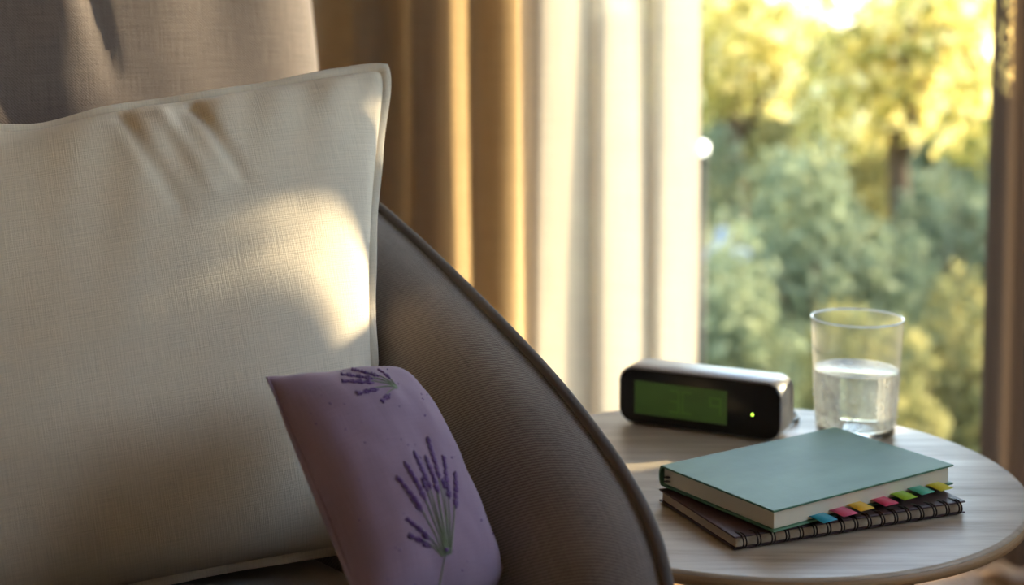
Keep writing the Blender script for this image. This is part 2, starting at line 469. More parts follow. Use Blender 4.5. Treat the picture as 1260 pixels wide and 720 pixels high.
# ------------------------------------------------------------------ armchair
CH_YAW = R(28)
chair = empty('armchair', 'taupe upholstered armchair with a curved sloping arm and welt piping', 'armchair', (-0.328, 0.958, 0), CH_YAW)
def spline(pts, n):
    """Catmull-Rom through pts"""
    P = [Vector(p) for p in pts]; P = [P[0] * 2 - P[1]] + P + [P[-1] * 2 - P[-2]]
    out = []; m = len(P) - 3
    for k in range(n + 1):
        t = k / n * m; i = min(int(t), m - 1); f = t - i
        a, b, c, d = P[i:i + 4]
        out.append(0.5 * ((2 * b) + (c - a) * f + (2 * a - 5 * b + 4 * c - d) * f * f + (3 * b - a - 3 * c + d) * f ** 3))
    return out
WELT = [(0.300, 0.40, 0.842), (0.318, 0.31, 0.818), (0.345, 0.204, 0.775), (0.360, 0.10, 0.736), (0.368, -0.008, 0.697), (0.368, -0.099, 0.666),
        (0.364, -0.183, 0.631), (0.353, -0.242, 0.597), (0.334, -0.288, 0.545), (0.320, -0.312, 0.47), (0.314, -0.320, 0.37), (0.312, -0.322, 0.24)]
WS = spline(WELT, 96)
def arm_mesh(side):
    # section: from outer bottom up to the welt, over the padded top, down the inner face
    sec = [(-0.03, None), (-0.014, -0.16), (-0.002, -0.06), (0.002, -0.012), (0.0, 0.0)]
    K = 14; A, B = 0.115, 0.23
    n = len(WS) - 1
    def row(k):
        p = WS[k]; out = []
        zb = 0.13
        for (o, dz) in sec:
            z = zb if dz is None else max(zb, p.z + dz)
            out.append(Vector((p.x + o, p.y, z)))
        for j in range(1, K + 1):
            ph = PI / 2 * j / K
            z = p.z + 0.004 * math.sin(PI * min(1, 2 * j / K)) - B * (1 - math.cos(ph)) ** 0.95
            puff = 0.004 * math.sin(3.1 * k / n * PI + 1.3) * math.sin(ph)
            out.append(Vector((p.x - A * math.sin(ph) ** 0.9 - puff, p.y - 0.012 * math.sin(ph), max(zb, z))))
        out.append(Vector((p.x - A, p.y, zb)))
        return out
    rows = [row(k) for k in range(n + 1)]
    m = len(rows[0]) - 1
    arc = [0.0]
    for a, b in zip(WS, WS[1:]): arc.append(arc[-1] + (b - a).length)
    def fn(s, t):
        v = rows[round(s * n)][round(t * m)]
        return (v.x * side, v.y, v.z)
    vlen = [0.0]
    mid = rows[n // 2]
    for a, b in zip(mid, mid[1:]): vlen.append(vlen[-1] + (b - a).length)
    me = grid_mesh(n, m, fn, lambda s, t: (arc[round(s * n)], vlen[round(t * m)]))
    bm = bmesh.new(); bm.from_mesh(me)
    bm.verts.ensure_lookup_table()
    for k in (0, n):
        try: bm.faces.new([bm.verts[j * (n + 1) + k] for j in range(m + 1)])
        except ValueError: pass
    bmesh.ops.recalc_face_normals(bm, faces=bm.faces)
    bm.to_mesh(me); bm.free()
    return me
for side in (1, -1):
    a = obj('arm', arm_mesh(side), M_TAUPE, chair)
    pts = [Vector((p.x * side + 0.001 * side, p.y, p.z + 0.001)) for p in WS]
    obj('arm_welt', tube_mesh(pts, 0.0048, 8), M_TAUPE_WELT, a)

# back: puffed panel with a pulled crease, on an outer shell
BW, BH = 0.684, 0.74
def back_outline(u, v):
    x = BW / 2 * u * (1 - 0.05 * max(0, v - 0.15) ** 2 * 1.4)
    y = BH / 2 * v
    cr = max(0, abs(u) - 0.7) / 0.3; 
    if v > 0.55: y -= 0.10 * cr ** 2 * ((v - 0.55) / 0.45)
    return x, y
def crease(x, y, x0, y0, x1, y1, wd, dp):
    dx, dy = x1 - x0, y1 - y0; L2 = dx * dx + dy * dy
    t = ((x - x0) * dx + (y - y0) * dy) / L2; tc = min(1, max(0, t))
    d = math.hypot(x - x0 - dx * tc, y - y0 - dy * tc)
    return dp * math.exp(-(d / wd) ** 2) * (1 - 0.75 * tc)
def back_h(u, v, s):
    f = max(0, (1 - abs(u) ** 7) * (1 - abs(v) ** 7)) ** 0.42
    z = s * 0.062 * f
    if s > 0:
        x, y = back_outline(u, v)
        z -= crease(x, y, 0.096, 0.260, 0.126, 0.120, 0.0085, 0.0075)
        z += crease(x, y, 0.076, 0.250, 0.100, 0.140, 0.012, 0.003)
        z += f * 0.0022 * math.sin(62 * x + 3 * math.sin(9 * y)) * max(0, v + 0.2)
        z += f * 0.006 * noise.noise(Vector((x * 9, y * 4, 1.7)))
    return z
back_mat = frame_from((0.0, 0.352, 0.775), (1, 0, 0), (0, 0.16, 1))
bk = obj('back', pillow_mesh(130, 120, back_outline, back_h, BW, BH), M_TAUPE, chair); bk.matrix_local = back_mat
per = [(u, -1) for u in np.linspace(-1, 1, 30)] + [(1, v) for v in np.linspace(-1, 1, 40)][1:] + [(u, 1) for u in np.linspace(1, -1, 40)][1:] + [(-1, v) for v in np.linspace(1, -1, 40)][1:-1]
wl = obj('back_welt', tube_mesh([(back_outline(u, v)[0], back_outline(u, v)[1], 0.0) for u, v in per], 0.006, 8, True), M_TAUPE_WELT, bk)
bm = bmesh.new(); box(bm, (-0.325, -0.37, -0.12), (0.325, 0.30, -0.03), 0.035, 4)
sh = obj('outer_shell', bm_mesh(bm), M_TAUPE, bk, True)
# seat cushion, base, legs
bm = bmesh.new(); box(bm, (-0.258, -0.33, 0.37), (0.258, 0.29, 0.525), 0.035, 5)
def seat_z(y): return 0.505 + (0.10 - y) * 0.17
for v in bm.verts:
    if v.co.z > 0.45: v.co.z += seat_z(v.co.y) - 0.525
sc = obj('seat_cushion', bm_mesh(bm), M_TAUPE, chair, True)
bm = bmesh.new(); box(bm, (-0.305, -0.315, 0.13), (0.305, 0.33, 0.38), 0.015, 2)
obj('base', bm_mesh(bm), M_TAUPE, chair, True)
for sx in (-0.26, 0.26):
    for sy in (-0.27, 0.29):
        obj('leg', tube_mesh([(sx * 1.05, sy * 1.05, 0), (sx, sy, 0.15)], 0.015, 12, rads=[0.013, 0.022]), M_LEGWOOD, chair)

# ------------------------------------------------------------------ cream cushion
TR = Vector((-0.106, 1.22, 0.913)); TL = Vector((-0.528, 1.085, 0.864)); BR = Vector((-0.096, 1.115, 0.535))
cw = (TR - TL).length
_r = (TR - TL).normalized(); _d = TR - BR; _sh = _d.dot(_r); chh = (_d - _r * _sh).length; _sh /= chh
ctr = (TL + BR) / 2
M_c = frame_from(ctr, TR - TL, TR - BR)
cush = empty('linen_cushion', 'large cream linen cushion with a flanged edge leaning in the armchair', 'cushion', ctr)
def cush_outline(u, v):
    x = cw / 2 * u * (1 - 0.085 * (1 - v * v) * abs(u) ** 3)
    y = chh / 2 * v * (1 - 0.055 * (1 - u * u) * abs(v) ** 3)
    y -= 0.009 * math.exp(-((x + 0.070) / 0.045) ** 2) * max(0, v) ** 3
    cq = (abs(u) * abs(v)) ** 12; x -= math.copysign(0.006 * cq, u); y -= math.copysign(0.006 * cq, v)
    return x + _sh * y, y
def cush_h(u, v, s):
    f = max(0, (1 - abs(u) ** 2.6) * (1 - abs(v) ** 2.6)) ** 0.52
    z = s * 0.078 * f
    if s > 0:
        x, y = cush_outline(u, v)
        # puckers running down from the top seam and in from the sides
        e = math.exp(-max(0, 1 - v) / 0.26) * min(1, (1 - v) / 0.06)
        z += 0.0034 * e * (math.sin(62 * x + 4 * math.sin(13 * x) - 18 * y) + 0.7 * math.sin(131 * x - 40 * y + 1.0))
        z -= crease(x, y, 0.085, 0.172, 0.112, 0.105, 0.0055, 0.0065)
        z -= crease(x, y, 0.03, 0.170, 0.062, 0.085, 0.006, 0.005)
        z += crease(x, y, 0.06, 0.172, 0.088, 0.10, 0.006, 0.004)
        e2 = math.exp(-(1 - abs(u)) / 0.16) * min(1, (1 - abs(u)) / 0.05)
        z += 0.004 * e2 * math.sin(60 * y + 2)
        z += 0.004 * f * noise.noise(Vector((x * 11, y * 11, 4.2)))
    else:
        z += 0.004 * math.sin(7 * u) * (1 - u * u) * (1 - v * v)
    return z
ob = obj('cushion_body', pillow_mesh(170, 140, cush_outline, cush_h, cw, chh), M_LINEN, cush)
CUSH_M = Matrix.Translation(-ctr) @ M_c
ob.matrix_local = CUSH_M
# flange: a flat stitched double hem round the seam, folded forward a little at the corner
per = []
N = 60
for a, b, c, d in ((-1, -1, 1, -1), (1, -1, 1, 1), (1, 1, -1, 1), (-1, 1, -1, -1)):
    for k in range(N): per.append((a + (c - a) * k / N, b + (d - b) * k / N))
bm = bmesh.new(); rings = []
for i, (u, v) in enumerate(per):
    x, y = cush_outline(u, v)
    d = Vector((abs(u) ** 14 * math.copysign(1, u), abs(v) ** 14 * math.copysign(1, v), 0)); d.normalize()
    corner = (abs(u) * abs(v)) ** 8
    wd = 0.006 + 0.001 * corner
    wob = 0.0025 * math.sin(i * 0.55) * (1 - corner) + 0.006 * corner
    inn = Vector((x, y, 0)) - d * 0.003
    out = Vector((x, y, wob)) + d * wd
    th = Vector((0, 0, 0.0016))
    rings.append([bm.verts.new(inn + th), bm.verts.new(out + th * 0.9), bm.verts.new(out + d * 0.0008), bm.verts.new(out - th * 0.9), bm.verts.new(inn - th)])
n = len(rings)
for i in range(n):
    A, B = rings[i], rings[(i + 1) % n]
    for k in range(5):
        f = bm.faces.new((A[k], A[(k + 1) % 5], B[(k + 1) % 5], B[k])); f.smooth = True
bmesh.ops.recalc_face_normals(bm, faces=bm.faces)
fg = obj('flange', bm_mesh(bm), M_LINEN, cush); fg.matrix_local = CUSH_M
uvl = fg.data.uv_layers.new(name='UVMap')
for lp in fg.data.loops: uvl.data[lp.index].uv = fg.data.vertices[lp.vertex_index].co.xy

# the lower edge flattens where it rests on the seat
ch_inv = (Matrix.Translation((-0.328, 0.958, 0)) @ Matrix.Rotation(CH_YAW, 4, 'Z')).inverted()
Minv = M_c.inverted()
for o_ in (ob, fg):
    for v in o_.data.vertices:
        wv_ = M_c @ v.co; zs = seat_z((ch_inv @ wv_).y) + (0.003 if o_ is ob else 0.001)
        if wv_.z < zs: wv_.z = zs; v.co = Minv @ wv_
        lc_ = ch_inv @ wv_
        pa = min(WS[:70], key=lambda q: abs(q.y - lc_.y)); dz_ = pa.z - lc_.z
        if dz_ > 0:
            sn = 1.0 if dz_ >= 0.23 else math.sqrt(max(0, 1 - (1 - (dz_ / 0.23) ** (1 / 0.95)) ** 2))
            lim = pa.x - 0.115 * sn ** 0.9 - 0.006
            if lc_.x > lim: lc_.x = lim; v.co = Minv @ (ch_inv.inverted() @ lc_)

# ------------------------------------------------------------------ lavender pillow
pw_, ph_ = 0.122, 0.188
pc = Vector((-0.083, 0.950, 0.634))
M_p = frame_from(pc, (0.70, 0.66, -0.07), (-0.429, 0.533, 0.728))
pil = empty('lavender_pillow', 'small lavender pillow embroidered with lavender sprigs against the chair arm', 'pillow', pc)
def lp_outline(u, v):
    x = pw_ / 2 * u * (1 - 0.05 * (1 - v * v) * abs(u) ** 3)
    y = ph_ / 2 * v * (1 - 0.04 * (1 - u * u) * abs(v) ** 3)
    if u > 0: y *= 1 - 0.22 * u ** 4
    return x, y
def lp_h(u, v, s):
    f = max(0, (1 - abs(u) ** 2.5) * (1 - abs(v) ** 2.8)) ** 0.55
    z = s * (0.040 if s > 0 else 0.030) * f
    if s > 0:
        x, y = lp_outline(u, v)
        z += 0.0028 * f * noise.noise(Vector((x * 34, y * 24, 2.2))) + 0.0010 * f * noise.noise(Vector((x * 90, y * 60, 5.2)))
        e = math.exp(-(1 - abs(u)) / 0.2) * min(1, (1 - abs(u)) / 0.05)
        z += 0.0012 * e * math.sin(170 * y)
        e = math.exp(-(1 - abs(v)) / 0.2) * min(1, (1 - abs(v)) / 0.05)
        z += 0.0014 * e * math.sin(150 * x + 1)
    return z
po = obj('pillow_body', pillow_mesh(64, 72, lp_outline, lp_h, pw_, ph_), M_LAV, pil)
po.matrix_local = Matrix.Translation(-pc) @ M_p
per = []
for a, b, c, d in ((-1, -1, 1, -1), (1, -1, 1, 1), (1, 1, -1, 1), (-1, 1, -1, -1)):
    for k in range(24): per.append((a + (c - a) * k / 24, b + (d - b) * k / 24))
sm = obj('seam', tube_mesh([(*lp_outline(u, v), 0) for u, v in per], 0.0011, 6, True), M_LAV, po)
# embroidery lies on the surface of the front face
def on_face(x, y, lift=0.0004):
    u, v = x / (pw_ / 2), y / (ph_ / 2)
    for _ in range(4):
        ox, oy = lp_outline(u, v); u += (x - ox) / (pw_ / 2); v += (y - oy) / (ph_ / 2)
    u = max(-0.98, min(0.98, u)); v = max(-0.98, min(0.98, v))
    return Vector((x, y, lp_h(u, v, 1) + lift))
bud_me = None
def bud_mesh():
    bm = bmesh.new(); bmesh.ops.create_icosphere(bm, subdivisions=1, radius=1)
    for v in bm.verts: v.co = Vector((v.co.x * 0.0011, v.co.y * 0.0019, v.co.z * 0.0006))
    for f in bm.faces: f.smooth = True
    return bm
def sprig(parent, base, tips, stem_r=0.00045, rs=random.Random(4)):
    bs = bmesh.new(); bb = bmesh.new()
    for (bx_, by_), (tx, ty), frac in tips:
        pts = []
        for k in range(11):
            t = k / 10; sx = bx_ + (tx - bx_) * t; sy = by_ + (ty - by_) * t + 0.002 * math.sin(PI * t)
            pts.append(on_face(sx, sy))
        tube(bs, pts, stem_r, 5, rads=[stem_r * (1.2 - 0.6 * k / 10) for k in range(11)])
        ang = math.atan2(ty - by_, tx - bx_) - PI / 2
        L = math.hypot(tx - bx_, ty - by_)
        nb = max(4, int(L * (1 - frac) / 0.0016))
        for k in range(nb):
            t = frac + (1 - frac) * k / (nb - 1)
            for s in ((-1, 1) if k % 3 else (0,)):
                cx = bx_ + (tx - bx_) * t + s * 0.0011 * math.cos(ang) * (1.25 - t * 0.7)
                cy = by_ + (ty - by_) * t + s * 0.0011 * math.sin(ang) * (1.25 - t * 0.7)
                p = on_face(cx, cy, 0.0005)
                tmp = bud_mesh()
                m = Matrix.Translation(p) @ Matrix.Rotation(ang + s * -0.5 + rs.uniform(-0.2, 0.2), 4, 'Z') @ Matrix.Scale(rs.uniform(0.8, 1.25), 4)
                bmesh.ops.transform(tmp, matrix=m, verts=tmp.verts)
                me_t = bm_mesh(tmp); bb.from_mesh(me_t); bpy.data.meshes.remove(me_t)
    o = obj('sprig_stems', bm_mesh(bs), M_STEM, parent)
    b = obj('sprig_buds', bm_mesh(bb), M_BUD, o)
    return o
EMB = True
B0 = (-0.006, -0.070)
main_tips = [((B0[0] + (tx - B0[0]) * 0.12, B0[1] + 0.003), (tx + 0.006, ty - 0.024), fr) for tx, ty, fr in
             [(-0.036, -0.026, .42), (-0.034, -0.016, .45), (-0.030, 0.012, .55), (-0.021, 0.020, .58), (-0.010, 0.026, .62), (-0.002, 0.022, .60),
              (0.008, 0.036, .62), (0.014, 0.020, .55), (0.019, 0.008, .55), (-0.014, 0.006, .85), (0.004, 0.004, .9), (-0.006, 0.0, .95)]]
main_tips.append(((B0[0] - 0.007, B0[1] - 0.014), (B0[0], B0[1] + 0.006), 1.0))
sprig(po, B0, main_tips)
B1 = (0.012, 0.055)
sprig(po, B1, [(B1, (B1[0] + dx, B1[1] + dy), fr) for dx, dy, fr in [(-0.036, 0.014, .5), (-0.030, 0.022, .5), (-0.018, 0.026, .5), (-0.034, 0.000, .55), (-0.020, -0.010, .6), (0.0, 0.020, .5)]])
# faint stitched flecks scattered over the lavender cotton
bm = bmesh.new(); rs = random.Random(21)
for k in range(46):
    x, y = rs.uniform(-0.06, 0.06), rs.uniform(-0.085, 0.085)
    tmp = bud_mesh(); m = Matrix.Translation(on_face(x, y, 0.0001)) @ Matrix.Rotation(rs.uniform(0, 6), 4, 'Z') @ Matrix.Scale(rs.uniform(0.3, 0.7), 4)
    bmesh.ops.transform(tmp, matrix=m, verts=tmp.verts); me_t = bm_mesh(tmp); bm.from_mesh(me_t); bpy.data.meshes.remove(me_t)
tag(obj('stitched_flecks', bm_mesh(bm), M_BUD, po), kind='stuff')

# ------------------------------------------------------------------ side table
TZ = 0.55; TC = (0.209, 1.232); TR_ = 0.2362
tb = empty('side_table', 'round side table with a greyed oak top and dark metal legs', 'table', (TC[0], TC[1], 0))
th = 0.0115
obj('table_top', lathe_mesh([(0, TZ - th), (TR_ - 0.003, TZ - th), (TR_ - 0.001, TZ - th + 0.001), (TR_ - 0.0002, TZ - 0.0022), (TR_ - 0.0008, TZ - 0.0008), (TR_ - 0.0022, TZ - 0.0001), (TR_ - 0.004, TZ), (0, TZ)], 160), M_TABLE, tb)
eb = obj('edge_band', lathe_mesh([(TR_ - 0.001, TZ - th + 0.0012), (TR_ + 0.0004, TZ - th + 0.0014), (TR_ + 0.0004, TZ - 0.0026), (TR_ - 0.001, TZ - 0.0024)], 160), M_TABLE_EDGE, tb)
obj('support_ring', tube_mesh([(0.19 * math.cos(2 * PI * k / 64), 0.19 * math.sin(2 * PI * k / 64), TZ - th - 0.007) for k in range(64)], 0.007, 8, True), M_BLACKMETAL, tb)
for k in range(3):
    a = R(-52) + k * 2 * PI / 3
    c, s = math.cos(a), math.sin(a)
    obj('leg', tube_mesh([(0.165 * c, 0.165 * s, TZ - th - 0.004), (0.18 * c, 0.18 * s, 0.3), (0.215 * c, 0.215 * s, 0.0)], 0.008, 12), M_BLACKMETAL, tb)
    obj('crossbar', tube_mesh([(0, 0, TZ - th - 0.010), (0.185 * c, 0.185 * s, TZ - th - 0.010)], 0.006, 10), M_BLACKMETAL, tb)

# ------------------------------------------------------------------ digital clock
ca = R(-27)
ck = empty('digital_clock', 'black digital alarm clock with a dim green display', 'clock', (0.1915, 1.382, TZ + 0.0003), ca)
CW, CD, CH = 0.166, 0.046, 0.056
def rrect(w_, h_, r, n=8):
    pts = []
    for cx, cy, a0 in ((w_ / 2 - r, h_ / 2 - r, 0), (-w_ / 2 + r, h_ / 2 - r, 90), (-w_ / 2 + r, -h_ / 2 + r, 180), (w_ / 2 - r, -h_ / 2 + r, 270)):
        for k in range(n + 1):
            a = R(a0 + 90 * k / n); pts.append((cx + r * math.cos(a), cy + r * math.sin(a)))
    return pts
def prism_y(bm, loops):
    """loops: list of (outline pts, y); caps both ends"""
    rs_ = [[bm.verts.new((x, y, z)) for x, z in pts] for pts, y in loops]
    for A, B in zip(rs_, rs_[1:]):
        for k in range(len(A)):
            f = bm.faces.new((A[k], A[(k + 1) % len(A)], B[(k + 1) % len(A)], B[k])); f.smooth = True
    bm.faces.new(rs_[0]); bm.faces.new(rs_[-1][::-1])
    bmesh.ops.recalc_face_normals(bm, faces=bm.faces)
m = NT('brushed_gunmetal')
nz = m.noise(m.coord('Object', (4, 900, 900)), 1, 3)
m.base(m.ramp(nz, [(0.3, srgb(136, 134, 136)), (0.7, srgb(156, 154, 156))])); m.set(Metallic=0.35, Roughness=0.34)
M_GUN = m.m
m = NT('black_gloss'); m.base(srgb(14, 10, 9)); m.set(Roughness=0.12); M_GLOSS = m.m
bm = bmesh.new(); lift = 0.0015
CZ = CH / 2 + lift
sh_ = lambda pts: [(x, z + CZ) for x, z in pts]
prism_y(bm, [(sh_(rrect(CW - 0.002, CH - 0.002, 0.0135)), -CD / 2), (sh_(rrect(CW, CH, 0.0145)), -CD / 2 + 0.001), (sh_(rrect(CW, CH, 0.0145)), CD / 2 - 0.003), (sh_(rrect(CW - 0.006, CH - 0.006, 0.0115)), CD / 2)])
body = obj('clock_body', bm_mesh(bm), M_GUN, ck)
bm = bmesh.new()
prism_y(bm, [(sh_(rrect(CW - 0.005, CH - 0.005, 0.012)), -CD / 2 - 0.0016), (sh_(rrect(CW - 0.003, CH - 0.003, 0.013)), -CD / 2 - 0.0008), (sh_(rrect(CW - 0.003, CH - 0.003, 0.013)), -CD / 2 + 0.0006)])
fp = obj('front_panel', bm_mesh(bm), M_GLOSS, ck)
def emis(name, c, e, rough=0.3):
    m = NT(name); n = m.noise(m.coord('Object', (20, 1, 40)), 1, 2)
    col = m.ramp(n, [(0.3, mul(c, 0.85)), (0.7, mul(c, 1.1))])
    m.base(col); m.l(col, m.b.inputs['Emission Color']); m.b.inputs['Emission Strength'].default_value = e
    m.set(Roughness=rough); return m.m
M_LCD = emis('green_lcd', srgb(70, 98, 42), 0.09)
M_LCD2 = emis('green_lcd_bright', srgb(78, 114, 42), 0.11)
M_LCD3 = emis('green_lcd_dark', srgb(64, 92, 36), 0.09)
yf = -CD / 2 - 0.0016
DX0, DX1, DZ0, DZ1 = -0.0655, 0.030, CZ - 0.0175, CZ + 0.0155
disp = obj('display', box_mesh((DX0, yf - 0.0006, DZ0), (DX1, yf + 0.0004, DZ1), 0.0003, 1), M_LCD, ck)
yd = yf - 0.0006
def seg_digit(x, z, w_, h_, on, mat):
    t = w_ * 0.2
    S7 = {'a': (0, h_ - t, w_, h_), 'd': (0, 0, w_, t), 'g': (0, h_ / 2 - t / 2, w_, h_ / 2 + t / 2), 'f': (0, h_ / 2, t, h_), 'b': (w_ - t, h_ / 2, w_, h_), 'e': (0, 0, t, h_ / 2), 'c': (w_ - t, 0, w_, h_ / 2)}
    for q in on:
        a = S7[q]
        obj('digit_segment', box_mesh((x + a[0] + 0.0002, yd - 0.00015, z + a[1] + 0.0002), (x + a[2] - 0.0002, yd + 0.0001, z + a[3] - 0.0002)), mat, disp)
seg_digit(-0.0285, DZ0 + 0.005, 0.0105, 0.023, 'abgcd', M_LCD2)
seg_digit(-0.0160, DZ0 + 0.005, 0.0105, 0.023, 'adef', M_LCD2)
seg_digit(0.0120, DZ0 + 0.008, 0.0130, 0.018, 'abfgc', M_LCD2)
led = obj('indicator_light', lathe_mesh([(0, 0), (0.0011, 0), (0.001, 0.0006), (0, 0.0009)], 16), emis('led_green', srgb(190, 255, 70), 3.0), ck)
led.location = (0.0555, yf, CZ - 0.004); led.rotation_euler = (R(90), 0, 0)
for sx in (-0.06, 0.06):
    obj('foot', box_mesh((sx - 0.012, -0.016, 0), (sx + 0.012, 0.016, 0.004), 0.001, 1), M_BLACKPLASTIC, ck)
cord = spline([(0.05, CD / 2 - 0.001, 0.016), (0.056, CD / 2 + 0.012, 0.010), (0.072, CD / 2 + 0.022, 0.0035), (0.075, CD / 2 + 0.040, 0.002), (0.066, CD / 2 + 0.062, 0.002)], 30)
obj('power_cord', tube_mesh(cord, 0.0018, 8), M_BLACKPLASTIC, ck)

# ------------------------------------------------------------------ spiral notebook
NT_ = 0.0112
NL, NW = 0.217, 0.122
na = R(22.2)
nb = empty('spiral_notebook', 'plum covered spiral notebook lying under the green book', 'notebook', (0.1688, 1.0487, TZ), na)
# local: x along the wire edge, y away from it
M_PLUM = plain('plum_cover', srgb(74, 46, 50), 0.45)
m = NT('notebook_pages')
st = m.n('ShaderNodeTexWave', wave_type='BANDS', bands_direction='Z'); st.inputs['Scale'].default_value = 400; st.inputs['Distortion'].default_value = 0.6
m.l(m.coord('Object'), st.inputs['Vector'])
m.base(m.ramp(st.outputs['Fac'], [(0.0, srgb(176, 156, 130)), (1.0, srgb(206, 190, 164))])); m.set(Roughness=0.85)
m.l(m.bump(st.outputs['Fac'], 0.2, 0.0003), m.b.inputs['Normal'])
M_NPAGE = m.m
WR = 0.0007
obj('page_block', box_mesh((0.002, 0.003, 0.0022), (NL - 0.002, NW - 0.002, NT_ - 0.0014), 0.0004, 1), M_NPAGE, nb)
obj('front_cover', box_mesh((0, 0.001, NT_ - 0.0014), (NL, NW, NT_), 0.0004, 1), M_PLUM, nb)
obj('back_cover', box_mesh((0, 0.001, 0.0010), (NL, NW, 0.0022), 0.0004, 1), M_PLUM, nb)
rp = [( 0, 0.0042 + 0.0062 * math.cos(a), NT_ / 2 + 0.0008 + (NT_ / 2 - 0.0002) * math.sin(a)) for a in np.linspace(0, 2 * PI, 28, endpoint=False)]
bm = bmesh.new()
for dx in (-0.0013, 0.0013):
    tube(bm, [(p[0] + dx, p[1], max(0.0008, p[2])) for p in rp], WR, 6, True)
rm = bm_mesh(bm); rm.materials.append(plain('bronze_wire', srgb(58, 44, 38), 0.35, Metallic=0.7))
hm = lathe_mesh([(0, 0), (0.0021, 0), (0.0021, 0.00015), (0, 0.00015)], 12); hm.materials.append(M_BLACKPLASTIC)
NR = 17
for k in range(NR):
    x = 0.0075 + (NL - 0.015) * k / (NR - 1)
    shared('wire_ring', rm, nb, (x, 0, 0))
    shared('punch_hole', hm, nb, (x, 0.0102, NT_ - 0.00004))

# ------------------------------------------------------------------ green hardcover book
ba = R(33.6)
BL, BWd, BT = 0.2065, 0.1345, 0.0172
gb = empty('hardcover_book', 'sage green hardcover book with coloured sticky tabs lying on the notebook', 'book', (0.1986, 1.0541, TZ + NT_ + 0.0014), ba)
m = NT('sage_cover')
n1 = m.noise(m.coord('Object', (60, 60, 60)), 1, 5, 0.6); n2 = m.noise(m.coord('Object', (9, 22, 9)), 1, 3)
m.base(m.ramp(n2, [(0.25, srgb(70, 116, 90)), (0.75, srgb(94, 140, 110))])); m.set(Roughness=0.52)
m.l(m.bump(m.math('ADD', n1, m.math('MULTIPLY', n2, 2.0)), 0.25, 0.001), m.b.inputs['Normal'])
M_SAGE = m.m
m = NT('book_pages')
st = m.n('ShaderNodeTexWave', wave_type='BANDS', bands_direction='Z'); st.inputs['Scale'].default_value = 500; st.inputs['Distortion'].default_value = 0.5
m.l(m.coord('Object'), st.inputs['Vector'])
m.base(m.ramp(st.outputs['Fac'], [(0.0, srgb(222, 208, 182)), (1.0, srgb(240, 230, 208))])); m.set(Roughness=0.8, Subsurface_Weight=0.0)
M_PAGE = m.m
ct = 0.0016
def cover(z0):
    bm = bmesh.new(); box(bm, (0, 0, z0), (BL, BWd, z0 + ct), 0.0006, 2); return bm_mesh(bm)
obj('cover', cover(BT - ct), M_SAGE, gb)
obj('cover', cover(0), M_SAGE, gb)
# spine at the far long edge, slightly rounded
bm = bmesh.new()
sp = [(BWd - 0.0012 + 0.0030 * math.cos(a), BT / 2 + (BT / 2 - 0.0003) * math.sin(a)) for a in np.linspace(-PI / 2, PI / 2, 10)]
sp += [(y - 0.0014, BT / 2 + (z - BT / 2) * 0.86) for y, z in sp[::-1]]
A = [bm.verts.new((0.0, y, z)) for y, z in sp]; B = [bm.verts.new((BL, y, z)) for y, z in sp]
for k in range(len(sp)): bm.faces.new((A[k], A[(k + 1) % len(sp)], B[(k + 1) % len(sp)], B[k]))
bm.faces.new(A[::-1]); bm.faces.new(B); bmesh.ops.recalc_face_normals(bm, faces=bm.faces)
obj('spine', bm_mesh(bm), M_SAGE, gb)
pb = obj('page_block', box_mesh((0.003, 0.003, ct), (BL - 0.003, BWd - 0.0015, BT - ct), 0.0003, 1), M_PAGE, gb)
for zz in (0.005, 0.0085):
    obj('ribbon_marker', box_mesh((-0.0012, BWd - 0.010, zz), (0.004, BWd - 0.006, zz + 0.0007)), plain('dark_ribbon', srgb(60, 46, 44), 0.6), gb)
tabs = [(0.048, 'blue', (52, 168, 196)), (0.070, 'pink', (226, 96, 134)), (0.089, 'amber', (244, 194, 62)), (0.117, 'pink', (226, 74, 112)), (0.139, 'lime', (164, 206, 58)), (0.160, 'teal', (92, 190, 160)), (0.183, 'yellow', (240, 224, 70))]
tm = None
for k, (x, nm, c) in enumerate(tabs):
    z = ct + 0.0020 + 0.0006 * (k % 3)
    nn = 6; wid = 0.0155
    fn = lambda s, t, z=z, x=x: (x - wid / 2 + wid * s + 0.001 * t, 0.0095 - 0.0215 * t, z + 0.0005 - 0.0022 * max(0, t - 0.35) ** 1.5)
    me = grid_mesh(2, nn, fn, lambda s, t: (s * wid, t * 0.015))
    mm = NT('tab_' + nm); cc = srgb(*c); mm.base(mm.ramp(mm.noise(mm.coord('UV'), 80, 1), [(0.3, mul(cc, 0.95)), (0.7, mul(cc, 1.05))])); mm.set(Roughness=0.35, Transmission_Weight=0.0)
    o = obj('sticky_tab', me, mm.m, gb); o['label'] = nm + ' sticky tab'
    sd = o.modifiers.new('thick', 'SOLIDIFY'); sd.thickness = 0.0003

# ------------------------------------------------------------------ glass of water
gl = empty('water_glass', 'clear tumbler half full of water standing behind the green book', 'glass', (0.336, 1.366, TZ + 0.0003))
GH, R1, R0 = 0.113, 0.0443, 0.0385
wr = lambda z: R0 + (R1 - R0) * z / GH
tw = 0.0013
prof = [(0, 0.0006), (R0 - 0.004, 0.0), (R0 - 0.001, 0.0012), (wr(0.004), 0.004)] + [(wr(z), z) for z in np.linspace(0.01, GH - 0.001, 12)] + [(R1 - 0.0003, GH), (R1 - tw + 0.0002, GH)] + [(wr(z) - tw, z) for z in np.linspace(GH - 0.001, 0.012, 12)] + [(wr(0.007) - tw - 0.002, 0.0075), (R0 - 0.008, 0.0065), (0, 0.0065)]
m = NT('clear_glass')
tr_ = m.n('ShaderNodeBsdfTransparent'); tr_.inputs[0].default_value = (0.97, 0.98, 0.975, 1)
gg = m.n('ShaderNodeBsdfGlossy'); gg.inputs['Roughness'].default_value = 0.04
hz_ = m.n('ShaderNodeBsdfTranslucent'); hz_.inputs[0].default_value = (0.95, 0.96, 0.95, 1)
